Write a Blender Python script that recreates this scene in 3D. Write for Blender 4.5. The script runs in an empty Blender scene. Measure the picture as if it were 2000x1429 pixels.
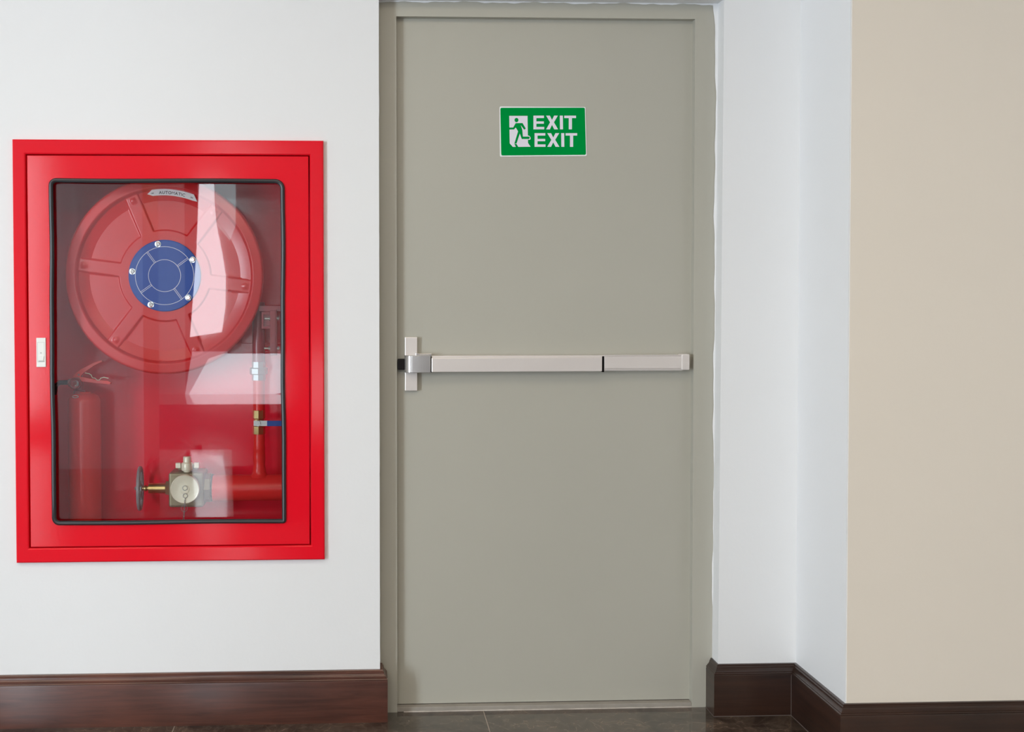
import bpy, bmesh, math, random
from mathutils import Vector, Matrix
random.seed(7)
C = bpy.context.scene.collection
PI = math.pi

# ------------------------------------------------------------------ camera
IW, IH, F = 2000.0, 1429.0, 2200.0
YAW, PITCH, ROLL = 0.0430, 0.0245, -0.0014
CX, CY, CAMH, CAMD = 790.16, 639.17, 1.2777, 3.4
_fw = Vector((math.sin(YAW)*math.cos(PITCH), math.cos(YAW)*math.cos(PITCH), -math.sin(PITCH)))
_rt0 = Vector((math.cos(YAW), -math.sin(YAW), 0)); _up0 = _rt0.cross(_fw)
_rt = math.cos(ROLL)*_rt0 + math.sin(ROLL)*_up0
_up = -math.sin(ROLL)*_rt0 + math.cos(ROLL)*_up0
CAMP = Vector((0, -CAMD, CAMH))
cam_data = bpy.data.cameras.new('camera'); cam = bpy.data.objects.new('camera', cam_data); C.objects.link(cam)
cam.matrix_world = Matrix(((_rt.x, _up.x, -_fw.x, CAMP.x), (_rt.y, _up.y, -_fw.y, CAMP.y), (_rt.z, _up.z, -_fw.z, CAMP.z), (0, 0, 0, 1)))
cam_data.sensor_width = 36; cam_data.sensor_fit = 'HORIZONTAL'; cam_data.lens = F/IW*36
cam_data.shift_x = (IW/2-CX)/IW; cam_data.shift_y = (CY-IH/2)/IW
bpy.context.scene.camera = cam

# ------------------------------------------------------------------ world, lights, exposure
sc = bpy.context.scene
sc.view_settings.view_transform = 'Standard'; sc.view_settings.look = 'None'
sc.view_settings.exposure = 0.085; sc.view_settings.gamma = 1.0; sc.view_settings.use_curve_mapping = False
w = bpy.data.worlds.new('world'); sc.world = w; w.use_nodes = True
w.node_tree.nodes['Background'].inputs[0].default_value = (0.75, 0.85, 1, 1)
w.node_tree.nodes['Background'].inputs[1].default_value = 1.0
ROOM_L, ROOM_R, ROOM_REAR, ROOM_TOP = -3.6, 4.0, -12.0, 3.0

def area(name, loc, target, sx, sy, power, col):
    d = bpy.data.lights.new(name, 'AREA'); d.shape = 'RECTANGLE'; d.size = sx; d.size_y = sy; d.energy = power; d.color = col
    o = bpy.data.objects.new(name, d); C.objects.link(o); o.location = loc
    o.rotation_euler = (Vector(target)-Vector(loc)).to_track_quat('-Z', 'Y').to_euler()
    return o
# daylight through the tall window in the left wall
area('window_daylight', (ROOM_L-0.02, -4.05, 1.25), (0, -4.05, 1.25), 1.1, 2.1, 186, (0.78, 0.89, 1.0))
# unseen ceiling lamps added as warm ambient fill for the hall
for lx, ly, pw in ((-1.7, -2.3, 16), (0.2, -2.3, 14), (-1.7, -5.6, 54), (0.2, -5.6, 50)):
    area('ceiling_fill_lamp', (lx, ly, ROOM_TOP-0.03), (lx, ly, 0), 1.2, 1.2, pw, (1.0, 0.84, 0.62))


# ------------------------------------------------------------------ pixel -> plane helpers (photograph taken as 2000 x 1429)
def ray(px, py):
    return _fw + _rt*((px-CX)/F) - _up*((py-CY)/F)
def at(px, py, Y):
    d = ray(px, py); t = (Y-CAMP.y)/d.y
    return CAMP + d*t
def atz(px, py, z):
    d = ray(px, py); t = (z-CAMP.z)/d.z
    return CAMP + d*t
def pxs(Y):            # metres per pixel on plane Y
    return (Y+CAMD)/F

# ------------------------------------------------------------------ mesh builder
class MB:
    def __init__(self): self.v = []; self.f = []
    def add(self, vs, fs):
        o = len(self.v); self.v += [tuple(p) for p in vs]; self.f += [[i+o for i in f] for f in fs]; return self
    def box(self, x0, x1, y0, y1, z0, z1):
        return self.add([(x0,y0,z0),(x1,y0,z0),(x1,y1,z0),(x0,y1,z0),(x0,y0,z1),(x1,y0,z1),(x1,y1,z1),(x0,y1,z1)],
                        [(0,3,2,1),(4,5,6,7),(0,1,5,4),(1,2,6,5),(2,3,7,6),(3,0,4,7)])
    def lathe(self, prof, o, axis, seg=32, cap=True):   # prof: (radius, distance along axis)
        o = Vector(o); a = Vector(axis).normalized()
        u = a.orthogonal().normalized(); v = a.cross(u)
        vs = []; fs = []
        for r, h in prof:
            for k in range(seg):
                t = 2*PI*k/seg
                vs.append(o + a*h + (u*math.cos(t)+v*math.sin(t))*r)
        for i in range(len(prof)-1):
            for k in range(seg):
                k2 = (k+1) % seg
                fs.append((i*seg+k, i*seg+k2, (i+1)*seg+k2, (i+1)*seg+k))
        if cap:
            fs.append(tuple(reversed(range(seg)))); n = (len(prof)-1)*seg; fs.append(tuple(range(n, n+seg)))
        return self.add(vs, fs)
    def cyl(self, p0, p1, r0, r1=None, seg=24):
        p0 = Vector(p0); p1 = Vector(p1); r1 = r0 if r1 is None else r1
        return self.lathe([(r0, 0), (r1, (p1-p0).length)], p0, p1-p0, seg)
    def tube(self, pts, r, seg=10, closed=False):
        pts = [Vector(p) for p in pts]; n = len(pts); vs = []; fs = []; prev = None
        for i, p in enumerate(pts):
            if closed: t = pts[(i+1) % n]-pts[i-1]
            else: t = pts[min(i+1, n-1)]-pts[max(i-1, 0)]
            t.normalize()
            if prev is None: u = t.orthogonal().normalized()
            else:
                u = prev - t*prev.dot(t); u.normalize()
            prev = u; v = t.cross(u); rr = r[i] if isinstance(r, (list, tuple)) else r
            for k in range(seg):
                a = 2*PI*k/seg; vs.append(p+(u*math.cos(a)+v*math.sin(a))*rr)
        for i in range(n if closed else n-1):
            j = (i+1) % n
            for k in range(seg):
                k2 = (k+1) % seg; fs.append((i*seg+k, i*seg+k2, j*seg+k2, j*seg+k))
        if not closed:
            fs.append(tuple(reversed(range(seg)))); fs.append(tuple(range((n-1)*seg, n*seg)))
        return self.add(vs, fs)
    def prism(self, pts, y0, y1):      # polygon in XZ (x, z), from front y0 to back y1
        n = len(pts)
        vs = [(p[0], y0, p[1]) for p in pts]+[(p[0], y1, p[1]) for p in pts]
        fs = [tuple(range(n)), tuple(reversed(range(n, 2*n)))]
        for i in range(n):
            j = (i+1) % n; fs.append((i, i+n, j+n, j))
        return self.add(vs, fs)
    def ring(self, outer, inner, y0, y1):   # flat frame between two loops of equal length in XZ
        n = len(outer)
        vs = [(p[0], y0, p[1]) for p in outer]+[(p[0], y0, p[1]) for p in inner]+[(p[0], y1, p[1]) for p in outer]+[(p[0], y1, p[1]) for p in inner]
        fs = []
        for i in range(n):
            j = (i+1) % n
            fs += [(i, j, n+j, n+i), (2*n+j, 2*n+i, 3*n+i, 3*n+j), (j, i, 2*n+i, 2*n+j), (n+i, n+j, 3*n+j, 3*n+i)]
        return self.add(vs, fs)
    def build(self, name, mat, parent=None, smooth=True, bevel=0.0, seg=2, angle=35, merge=True):
        me = bpy.data.meshes.new(name)
        me.from_pydata(self.v, [], self.f)
        bm = bmesh.new(); bm.from_mesh(me)
        if merge: bmesh.ops.remove_doubles(bm, verts=bm.verts, dist=1e-6)
        bmesh.ops.recalc_face_normals(bm, faces=bm.faces)
        bm.to_mesh(me); bm.free()
        if smooth:
            for p in me.polygons: p.use_smooth = True
            me.set_sharp_from_angle(angle=math.radians(angle))
        me.materials.append(mat)
        o = bpy.data.objects.new(name, me); C.objects.link(o)
        if bevel > 0:
            b = o.modifiers.new('bevel', 'BEVEL'); b.width = bevel; b.segments = seg; b.limit_method = 'ANGLE'; b.angle_limit = math.radians(40)
        if parent is not None:
            o.parent = parent; o.matrix_parent_inverse = parent_inv(parent)
        return o

def world_of(o):
    m = Matrix.Translation(o.location)
    if o.parent is not None: m = world_of(o.parent) @ o.matrix_parent_inverse @ m
    return m
def parent_inv(p): return world_of(p).inverted()
def thing(name, label, cat, loc, group=None, kind=None):
    o = bpy.data.objects.new(name, None); C.objects.link(o); o.location = loc; o.empty_display_size = 0.05
    return tag(o, label, cat, group, kind)
def tag(o, label=None, cat=None, group=None, kind=None):
    if label: o['label'] = label
    if cat: o['category'] = cat
    if group: o['group'] = group
    if kind: o['kind'] = kind
    return o
def struct(o, label=None): return tag(o, label, None, None, 'structure')

# ------------------------------------------------------------------ materials
def mat(name, col, rough=0.5, metal=0.0, coat=0.0, noise=None, bump=None, spec=0.5, coat_rough=0.1):
    """noise = (scale, amount): faint mottling of the colour; bump = (scale, strength, distance)"""
    m = bpy.data.materials.new(name); m.use_nodes = True; nt = m.node_tree; b = nt.nodes['Principled BSDF']
    b.inputs['Base Color'].default_value = (*col, 1); b.inputs['Roughness'].default_value = rough
    b.inputs['Metallic'].default_value = metal; b.inputs['Coat Weight'].default_value = coat
    b.inputs['Coat Roughness'].default_value = coat_rough; b.inputs['Specular IOR Level'].default_value = spec
    tc = nt.nodes.new('ShaderNodeTexCoord')
    if noise:
        n = nt.nodes.new('ShaderNodeTexNoise'); n.inputs['Scale'].default_value = noise[0]; n.inputs['Detail'].default_value = 4
        nt.links.new(tc.outputs['Object'], n.inputs['Vector'])
        r = nt.nodes.new('ShaderNodeMix'); r.data_type = 'RGBA'
        a = noise[1]
        r.inputs['A'].default_value = (*[c*(1-a) for c in col], 1); r.inputs['B'].default_value = (*[min(1, c*(1+a)) for c in col], 1)
        nt.links.new(n.outputs['Fac'], r.inputs['Factor']); nt.links.new(r.outputs['Result'], b.inputs['Base Color'])
    if bump:
        n2 = nt.nodes.new('ShaderNodeTexNoise'); n2.inputs['Scale'].default_value = bump[0]; n2.inputs['Detail'].default_value = 3
        nt.links.new(tc.outputs['Object'], n2.inputs['Vector'])
        bp = nt.nodes.new('ShaderNodeBump'); bp.inputs['Strength'].default_value = bump[1]; bp.inputs['Distance'].default_value = bump[2]
        nt.links.new(n2.outputs['Fac'], bp.inputs['Height']); nt.links.new(bp.outputs['Normal'], b.inputs['Normal'])
        if coat: nt.links.new(bp.outputs['Normal'], b.inputs['Coat Normal'])
    return m

def wood(name, dark, light):
    m = bpy.data.materials.new(name); m.use_nodes = True; nt = m.node_tree; b = nt.nodes['Principled BSDF']
    tc = nt.nodes.new('ShaderNodeTexCoord'); mp = nt.nodes.new('ShaderNodeMapping')
    mp.inputs['Scale'].default_value = (1.6, 1.6, 26)
    nt.links.new(tc.outputs['Object'], mp.inputs['Vector'])
    n = nt.nodes.new('ShaderNodeTexNoise'); n.inputs['Scale'].default_value = 2.2; n.inputs['Detail'].default_value = 7; n.inputs['Roughness'].default_value = 0.62
    n.inputs['Distortion'].default_value = 0.9
    nt.links.new(mp.outputs['Vector'], n.inputs['Vector'])
    n2 = nt.nodes.new('ShaderNodeTexNoise'); n2.inputs['Scale'].default_value = 3.5; n2.inputs['Detail'].default_value = 2
    nt.links.new(tc.outputs['Object'], n2.inputs['Vector'])
    ad = nt.nodes.new('ShaderNodeMath'); ad.operation = 'MULTIPLY_ADD'; ad.inputs[1].default_value = 0.55; ad.inputs[2].default_value = 0.0
    nt.links.new(n2.outputs['Fac'], ad.inputs[0])
    ad2 = nt.nodes.new('ShaderNodeMath'); ad2.operation = 'MULTIPLY_ADD'; ad2.inputs[1].default_value = 0.6
    nt.links.new(n.outputs['Fac'], ad2.inputs[0]); nt.links.new(ad.outputs[0], ad2.inputs[2])
    cr = nt.nodes.new('ShaderNodeValToRGB'); cr.color_ramp.elements[0].position = 0.38; cr.color_ramp.elements[1].position = 0.76
    cr.color_ramp.elements[0].color = (*dark, 1); cr.color_ramp.elements[1].color = (*light, 1)
    nt.links.new(ad2.outputs[0], cr.inputs['Fac']); nt.links.new(cr.outputs['Color'], b.inputs['Base Color'])
    b.inputs['Roughness'].default_value = 0.4; b.inputs['Specular IOR Level'].default_value = 0.25; b.inputs['Coat Weight'].default_value = 0.55; b.inputs['Coat Roughness'].default_value = 0.14
    return m

def marble(name):
    m = bpy.data.materials.new(name); m.use_nodes = True; nt = m.node_tree; b = nt.nodes['Principled BSDF']
    tc = nt.nodes.new('ShaderNodeTexCoord'); oi = nt.nodes.new('ShaderNodeObjectInfo')
    off = nt.nodes.new('ShaderNodeVectorMath'); off.operation = 'MULTIPLY_ADD'
    cmb = nt.nodes.new('ShaderNodeCombineXYZ')
    nt.links.new(oi.outputs['Random'], cmb.inputs['X']); nt.links.new(oi.outputs['Random'], cmb.inputs['Y'])
    off.inputs[1].default_value = (9, 7, 5); nt.links.new(cmb.outputs[0], off.inputs[0]); nt.links.new(tc.outputs['Object'], off.inputs[2])
    nz = nt.nodes.new('ShaderNodeTexNoise'); nz.inputs['Scale'].default_value = 5; nz.inputs['Detail'].default_value = 5
    nt.links.new(off.outputs[0], nz.inputs['Vector'])
    dm = nt.nodes.new('ShaderNodeVectorMath'); dm.operation = 'MULTIPLY_ADD'; dm.inputs[1].default_value = (0.5, 0.5, 0.5)
    nt.links.new(nz.outputs['Color'], dm.inputs[0]); nt.links.new(off.outputs[0], dm.inputs[2])
    vo = nt.nodes.new('ShaderNodeTexVoronoi'); vo.feature = 'DISTANCE_TO_EDGE'; vo.inputs['Scale'].default_value = 13
    nt.links.new(dm.outputs[0], vo.inputs['Vector'])
    cr = nt.nodes.new('ShaderNodeValToRGB')
    e = cr.color_ramp.elements; e[0].position = 0.0; e[0].color = (0.26, 0.18, 0.12, 1); e[1].position = 0.055; e[1].color = (0.030, 0.019, 0.013, 1)
    x = e.new(0.018); x.color = (0.12, 0.075, 0.05, 1)
    nt.links.new(vo.outputs['Distance'], cr.inputs['Fac'])
    n2 = nt.nodes.new('ShaderNodeTexNoise'); n2.inputs['Scale'].default_value = 7; n2.inputs['Detail'].default_value = 8; n2.inputs['Roughness'].default_value = 0.7; n2.inputs['Distortion'].default_value = 1.2
    nt.links.new(off.outputs[0], n2.inputs['Vector'])
    c2 = nt.nodes.new('ShaderNodeValToRGB'); c2.color_ramp.elements[0].position = 0.4; c2.color_ramp.elements[1].position = 0.62
    c2.color_ramp.elements[0].color = (0.020, 0.013, 0.010, 1); c2.color_ramp.elements[1].color = (0.15, 0.105, 0.075, 1)
    nt.links.new(n2.outputs['Fac'], c2.inputs['Fac'])
    mx = nt.nodes.new('ShaderNodeMix'); mx.data_type = 'RGBA'; mx.inputs['Factor'].default_value = 0.62
    nt.links.new(cr.outputs['Color'], mx.inputs['A']); nt.links.new(c2.outputs['Color'], mx.inputs['B'])
    nt.links.new(mx.outputs['Result'], b.inputs['Base Color'])
    b.inputs['Roughness'].default_value = 0.10; b.inputs['Coat Weight'].default_value = 0.6; b.inputs['Coat Roughness'].default_value = 0.04
    return m

def glass(name):
    m = bpy.data.materials.new(name); m.use_nodes = True; nt = m.node_tree
    for n in list(nt.nodes):
        if n.type != 'OUTPUT_MATERIAL': nt.nodes.remove(n)
    out = [n for n in nt.nodes if n.type == 'OUTPUT_MATERIAL'][0]
    tr = nt.nodes.new('ShaderNodeBsdfTransparent'); tr.inputs[0].default_value = (0.97, 0.985, 0.98, 1)
    gl = nt.nodes.new('ShaderNodeBsdfGlossy'); gl.inputs['Roughness'].default_value = 0.012
    fr = nt.nodes.new('ShaderNodeFresnel'); fr.inputs['IOR'].default_value = 1.52
    mx = nt.nodes.new('ShaderNodeMixShader')
    nt.links.new(fr.outputs[0], mx.inputs[0]); nt.links.new(tr.outputs[0], mx.inputs[1]); nt.links.new(gl.outputs[0], mx.inputs[2])
    nt.links.new(mx.outputs[0], out.inputs[0])
    return m

def emit(name, col, s):
    m = bpy.data.materials.new(name); m.use_nodes = True; nt = m.node_tree; b = nt.nodes['Principled BSDF']
    b.inputs['Base Color'].default_value = (0, 0, 0, 1); b.inputs['Emission Color'].default_value = (*col, 1); b.inputs['Emission Strength'].default_value = s
    return m

M = {}
M['white_plaster'] = mat('white_plaster', (0.83, 0.835, 0.84), 0.55, noise=(3, 0.012), bump=(90, 0.12, 0.002), spec=0.3)
M['beige_plaster'] = mat('beige_plaster', (0.83, 0.755, 0.655), 0.55, noise=(3, 0.012), bump=(90, 0.12, 0.002))
M['door_paint'] = mat('door_paint', (0.455, 0.440, 0.378), 0.42, noise=(2.0, 0.03), bump=(160, 0.06, 0.001))
M['caulk'] = mat('caulk', (0.62, 0.60, 0.53), 0.6)
M['red'] = mat('red_enamel', (0.80, 0.007, 0.020), 0.09, bump=(120, 0.06, 0.0008), spec=0.2)
M['red_box'] = mat('red_box_enamel', (0.86, 0.013, 0.042), 0.10, spec=0.5, bump=(150, 0.05, 0.0008))
M['red_reel'] = mat('red_reel_enamel', (0.74, 0.016, 0.022), 0.22, spec=0.5)
M['red_pipe'] = mat('red_pipe_paint', (0.88, 0.030, 0.028), 0.25, spec=0.45, bump=(40, 0.15, 0.002))
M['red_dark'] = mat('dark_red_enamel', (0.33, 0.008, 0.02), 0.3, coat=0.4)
M['rubber'] = mat('black_rubber', (0.022, 0.023, 0.027), 0.38)
M['black'] = mat('black_metal', (0.012, 0.010, 0.010), 0.6, spec=0.1)
M['blue'] = mat('blue_enamel', (0.035, 0.10, 0.43), 0.35, spec=0.25)
M['white_print'] = mat('white_print', (0.90, 0.90, 0.92), 0.5)
M['black_print'] = mat('black_print', (0.03, 0.03, 0.035), 0.5)
M['silver'] = mat('satin_silver_paint', (0.78, 0.725, 0.695), 0.34, metal=0.3, noise=(6, 0.03))
M['silver_head'] = mat('satin_silver_cast', (0.62, 0.60, 0.585), 0.24, metal=0.75)
M['steel'] = mat('zinc_plated_steel', (0.60, 0.60, 0.60), 0.32, metal=0.8)
M['chrome'] = mat('polished_chrome', (0.85, 0.85, 0.82), 0.12, metal=1.0)
M['brass'] = mat('brass', (0.66, 0.47, 0.20), 0.30, metal=0.9)
M['brass_cast'] = mat('dull_cast_brass', (0.33, 0.27, 0.17), 0.5, metal=0.6, noise=(30, 0.2))
M['brass_pale'] = mat('turned_pale_brass', (0.98, 0.91, 0.72), 0.26, metal=0.1)
M['wheel'] = mat('grey_wheel_paint', (0.30, 0.28, 0.29), 0.4)
M['ivory'] = mat('ivory_plastic', (0.86, 0.87, 0.83), 0.4)
M['ivory_shade'] = mat('grey_plastic', (0.50, 0.51, 0.49), 0.45)
M['green'] = mat('green_print', (0.0, 0.29, 0.052), 0.5, noise=(14, 0.05), spec=0.0)
M['sign_white'] = mat('sign_white', (0.80, 0.77, 0.86), 0.5)
M['sign_border'] = mat('sign_border_white', (0.88, 0.90, 0.90), 0.45)
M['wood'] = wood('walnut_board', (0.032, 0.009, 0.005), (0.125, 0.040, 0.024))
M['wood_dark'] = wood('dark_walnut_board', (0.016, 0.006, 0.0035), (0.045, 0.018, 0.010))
M['marble'] = marble('brown_marble')
M['grout'] = mat('pale_grout', (0.56, 0.49, 0.43), 0.7)
M['sealant'] = mat('brownish_sealant', (0.14, 0.11, 0.10), 0.4)
M['carpet'] = mat('added_dark_carpet', (0.035, 0.030, 0.030), 0.95, spec=0.0, noise=(60, 0.3))
M['rear_plaster'] = mat('rear_plaster', (0.55, 0.53, 0.53), 0.7)
M['column'] = mat('haze_column_plaster', (0.42, 0.40, 0.40), 0.7)
M['sill'] = mat('worn_sill_paint', (0.33, 0.30, 0.26), 0.6, noise=(25, 0.2))
M['sill_edge'] = mat('bare_sill_edge', (0.62, 0.56, 0.50), 0.6, noise=(60, 0.25))
M['glass'] = glass('clear_glass')
M['ceiling'] = mat('ceiling_white', (0.82, 0.80, 0.77), 0.6)
M['dark_panel'] = mat('added_dark_panel', (0.045, 0.028, 0.022), 0.5)
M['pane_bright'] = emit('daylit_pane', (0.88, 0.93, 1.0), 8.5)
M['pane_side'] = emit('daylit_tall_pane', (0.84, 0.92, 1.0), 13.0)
M['glow_teal'] = emit('teal_upper_glow', (0.70, 0.95, 1.0), 3.0)
M['glow_soft'] = emit('soft_low_glow', (0.84, 0.92, 1.0), 6.0)
M['glow_dim'] = emit('dim_low_glow', (0.84, 0.90, 1.0), 2.6)

# ------------------------------------------------------------------ setting
FD, LD = 0.0587, 0.085          # door frame face and door leaf behind the wall plane
PROJ = 0.3512                   # how far the right-hand wall stands forward
LWX = at(741, 690, 0).x         # left wall's edge at the door
RCX = at(1408, 690, 0).x        # right-hand wall's edge at the door
ACX = 1.3553                    # corner of the alcove
CABX0, CABX1, CABZ0, CABZ1 = -1.0132, -0.0965, 0.4956, 1.7530     # cabinet flange
HX0, HX1 = at(48, 690, 0).x, at(610, 690, 0).x
HZ0, HZ1 = at(330, 1073, 0).z, at(330, 296, 0).z
TOPZ = at(1070, -6, 0).z          # top of door opening in the wall
WB = 0.34                        # wall depth
b = MB()
b.box(ROOM_L, HX0, 0, WB, 0, ROOM_TOP).box(HX1, LWX, 0, WB, 0, ROOM_TOP).box(HX0, HX1, 0, WB, 0, HZ0).box(HX0, HX1, 0, WB, HZ1, ROOM_TOP)
struct(b.build('wall_back_left', M['white_plaster'], smooth=False), 'white plaster wall left of the door, holding the red cabinet')
b = MB()
def quadbox(xt0, xb0, x1, y0, y1, z0, z1):     # box whose left side leans
    b.add([(xb0,y0,z0),(x1,y0,z0),(x1,y1,z0),(xb0,y1,z0),(xt0,y0,z1),(x1,y0,z1),(x1,y1,z1),(xt0,y1,z1)],
          [(0,3,2,1),(4,5,6,7),(0,1,5,4),(1,2,6,5),(2,3,7,6),(3,0,4,7)])
quadbox(RCX+0.004, RCX-0.004, ACX, 0, WB, 0, TOPZ); b.box(RCX, ACX, 0, WB, TOPZ, ROOM_TOP)
struct(b.build('wall_back_right', M['white_plaster'], smooth=False), 'narrow white wall strip right of the door')
struct(MB().box(LWX, RCX, 0, WB, TOPZ, ROOM_TOP).build('wall_back_top', M['white_plaster'], smooth=False), 'white wall above the door')
struct(MB().box(ACX, ACX+0.004, -PROJ+0.001, WB, 0, ROOM_TOP).build('wall_return', M['white_plaster'], smooth=False), 'short white wall face turned towards the door')
struct(MB().box(ACX+0.004, ROOM_R, -PROJ, -PROJ+0.3, 0, ROOM_TOP).build('wall_right_front', M['beige_plaster'], smooth=False), 'beige wall standing forward at the right')
struct(MB().box(ROOM_L-0.2, ROOM_R+0.2, ROOM_REAR-0.2, WB, ROOM_TOP, ROOM_TOP+0.15).build('ceiling', M['ceiling'], smooth=False))
struct(MB().box(ROOM_R, ROOM_R+0.15, ROOM_REAR, WB, 0, ROOM_TOP).build('wall_right', M['beige_plaster'], smooth=False))
# left wall with the tall daylight window
b = MB()
wins_l = [(-10.0, -8.45, 0.02, 2.97), (-4.6, -3.5, 0.2, 2.3)]
ys = ROOM_REAR
for (y0, y1, z0, z1) in wins_l:
    b.box(ROOM_L-0.15, ROOM_L, ys, y0, 0, ROOM_TOP); b.box(ROOM_L-0.15, ROOM_L, y0, y1, 0, z0); b.box(ROOM_L-0.15, ROOM_L, y0, y1, z1, ROOM_TOP); ys = y1
b.box(ROOM_L-0.15, ROOM_L, ys, WB, 0, ROOM_TOP)
struct(b.build('wall_left', M['white_plaster'], smooth=False))
struct(MB().box(ROOM_L-0.1, ROOM_L-0.09, -10.0, -8.45, 0.02, 2.97).build('window_1', M['pane_side'], smooth=False), 'daylit window far along the left wall')

# rear wall behind the photographer (seen mirrored in the cabinet glass)
RK = (CAMD-ROOM_REAR)/CAMD
def rear(px, py, Y=ROOM_REAR):       # point of the rear wall that the glass mirrors at this pixel
    p = at(px, py, 0.0); k = (CAMD - Y)/CAMD
    return CAMP.x+(p.x-CAMP.x)*k, CAMP.z+(p.z-CAMP.z)*k
struct(MB().box(ROOM_L-0.15, ROOM_R+0.15, ROOM_REAR-0.2, ROOM_REAR, 0, ROOM_TOP).build('wall_rear', M['rear_plaster'], smooth=False))
xa, _ = rear(362, 600); xb, _ = rear(388, 600); xc, zc_ = rear(430, 688)
b = MB().box(xa, xb, ROOM_REAR, ROOM_REAR+0.03, 0, 2.98).box(xb, ROOM_R, ROOM_REAR, ROOM_REAR+0.03, 0, zc_)
struct(b.build('trim_1', M['dark_panel'], smooth=False, merge=False), 'unseen dark panelling added to darken the image in the cabinet glass')  # added to darken parts of the image mirrored in the glass
struct(MB().box(-3.45, ROOM_R, -10.4, -6.3, 0.0005, 0.006).add([(x, y, z) for z in (0.0005, 0.006) for x, y in ((-1.07, -6.3), (-0.72, -3.2), (3.9, -3.2), (3.9, -6.3))], [(0, 1, 2, 3), (7, 6, 5, 4), (0, 4, 5, 1), (1, 5, 6, 2), (2, 6, 7, 3), (3, 7, 4, 0)]).build('trim_4', M['carpet'], smooth=False), 'dark carpet added in the unseen hall to cut floor reflections')  # added matte layer, keeps mirrored floor glare out of the cabinet glass
# tall bright window with a curtain edge, and a low glowing shape added for its mirror image
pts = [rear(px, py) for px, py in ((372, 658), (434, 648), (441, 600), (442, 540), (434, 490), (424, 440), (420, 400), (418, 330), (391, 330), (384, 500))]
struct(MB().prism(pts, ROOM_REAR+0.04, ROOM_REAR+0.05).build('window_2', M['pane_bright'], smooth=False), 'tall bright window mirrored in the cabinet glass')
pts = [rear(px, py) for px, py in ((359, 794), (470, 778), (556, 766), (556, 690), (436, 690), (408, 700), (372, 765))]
struct(MB().prism(pts, ROOM_REAR+0.04, ROOM_REAR+0.05).build('mirror_glow_1', M['glow_soft'], smooth=False), 'low glowing shape added to be mirrored in the cabinet glass')

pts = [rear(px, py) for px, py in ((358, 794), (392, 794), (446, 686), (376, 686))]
struct(MB().prism(pts, ROOM_REAR+0.035, ROOM_REAR+0.038).build('mirror_glow_2', M['glow_dim'], smooth=False), 'dim low glowing shape added to be mirrored in the cabinet glass')  # added dim glow, widens the mirrored low patch
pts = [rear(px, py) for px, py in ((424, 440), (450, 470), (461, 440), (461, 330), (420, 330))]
struct(MB().prism(pts, ROOM_REAR+0.05, ROOM_REAR+0.055).build('mirror_glow_3', M['glow_teal'], smooth=False), 'teal upper glowing shape added to be mirrored in the cabinet glass')  # added teal glow beside the mirrored tall strip
ca, _ = rear(104, 600, -5.2); cb, _ = rear(279, 600, -5.2)
struct(MB().box(ca, cb, -5.2+ca-cb, -5.2, 0, ROOM_TOP).build('haze_column', M['column'], smooth=False), 'unseen grey column added to give haze in the cabinet glass')  # added out of view so the glass mirrors a pale haze

# floor: marble tiles on a grout bed
TW, J = 0.94, 0.0030
JX = atz(948, 1400, 0).x
fl = MB().box(ROOM_L, ROOM_R, ROOM_REAR, WB, -0.08, -0.0014).build('floor', M['grout'], smooth=False)
struct(fl, 'dark brown polished marble tile floor with pale joints')
tile_cache = {}
def tile(x0, x1, y0, y1):
    key = (round(x1-x0, 4), round(y1-y0, 4))
    if key not in tile_cache:
        sx, sy = key
        o = MB().box(-sx/2, sx/2, -sy/2, sy/2, -0.02, 0).build('tile', M['marble'], smooth=False, bevel=0)
        tile_cache[key] = o.data
    else:
        o = bpy.data.objects.new('tile', tile_cache[key]); C.objects.link(o)
    o.parent = fl; o.location = ((x0+x1)/2, (y0+y1)/2, 0)
xs = [JX+TW*k for k in range(-6, 6)]
xs = [ROOM_L]+[x for x in xs if ROOM_L+0.05 < x < ROOM_R-0.05]+[ROOM_R]
yy = [WB-0.01, -0.42]
while yy[-1]-TW > ROOM_REAR+0.05: yy.append(yy[-1]-TW)
yy.append(ROOM_REAR)
for j in range(len(yy)-1):
    for i in range(len(xs)-1):
        tile(xs[i]+J/2, xs[i+1]-J/2, yy[j+1]+J/2, yy[j]-J/2)

# skirting boards: profile swept along mitred runs
BT = 0.1557
PROF = [(0.0, BT), (0.0075, BT), (0.0090, BT-0.0022), (0.0090, BT-0.0045), (0.0105, BT-0.0062), (0.0118, BT-0.0075), (0.0118, BT-0.0095),
        (0.0128, BT-0.0125), (0.0150, BT-0.0165), (0.0178, BT-0.0195), (0.0192, BT-0.0205), (0.0192, BT-0.0225), (0.0212, BT-0.0235), (0.0225, BT-0.0252), (0.0225, BT-0.0268),
        (0.0212, BT-0.0278), (0.0225, BT-0.032), (0.0225, 0.0), (0.0, 0.0)]
def board(name, p0, p1, n, m0, m1, label=None, mt='wood'):
    """run from p0 to p1 on the wall line, n = direction out of the wall; m0, m1 shift each end by m*offset along the run"""
    p0 = Vector((*p0, 0)); p1 = Vector((*p1, 0)); n = Vector((*n, 0)); d = (p1-p0).normalized()
    b = MB(); k = len(PROF)
    vs = [p0+n*o-d*m0*o+Vector((0, 0, z)) for o, z in PROF]+[p1+n*o+d*m1*o+Vector((0, 0, z)) for o, z in PROF]
    fs = [tuple(range(k)), tuple(reversed(range(k, 2*k)))]
    for i in range(k):
        j = (i+1) % k; fs.append((i, j, k+j, k+i))
    b.add(vs, fs)
    return struct(b.build(name, M[mt], angle=20), label)
board('baseboard_left', (ROOM_L, 0), (LWX, 0), (0, -1), 0, 1, 'brown walnut skirting board under the red cabinet')
board('baseboard_left_return', (LWX, 0), (LWX, FD), (1, 0), 1, 0)
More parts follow.
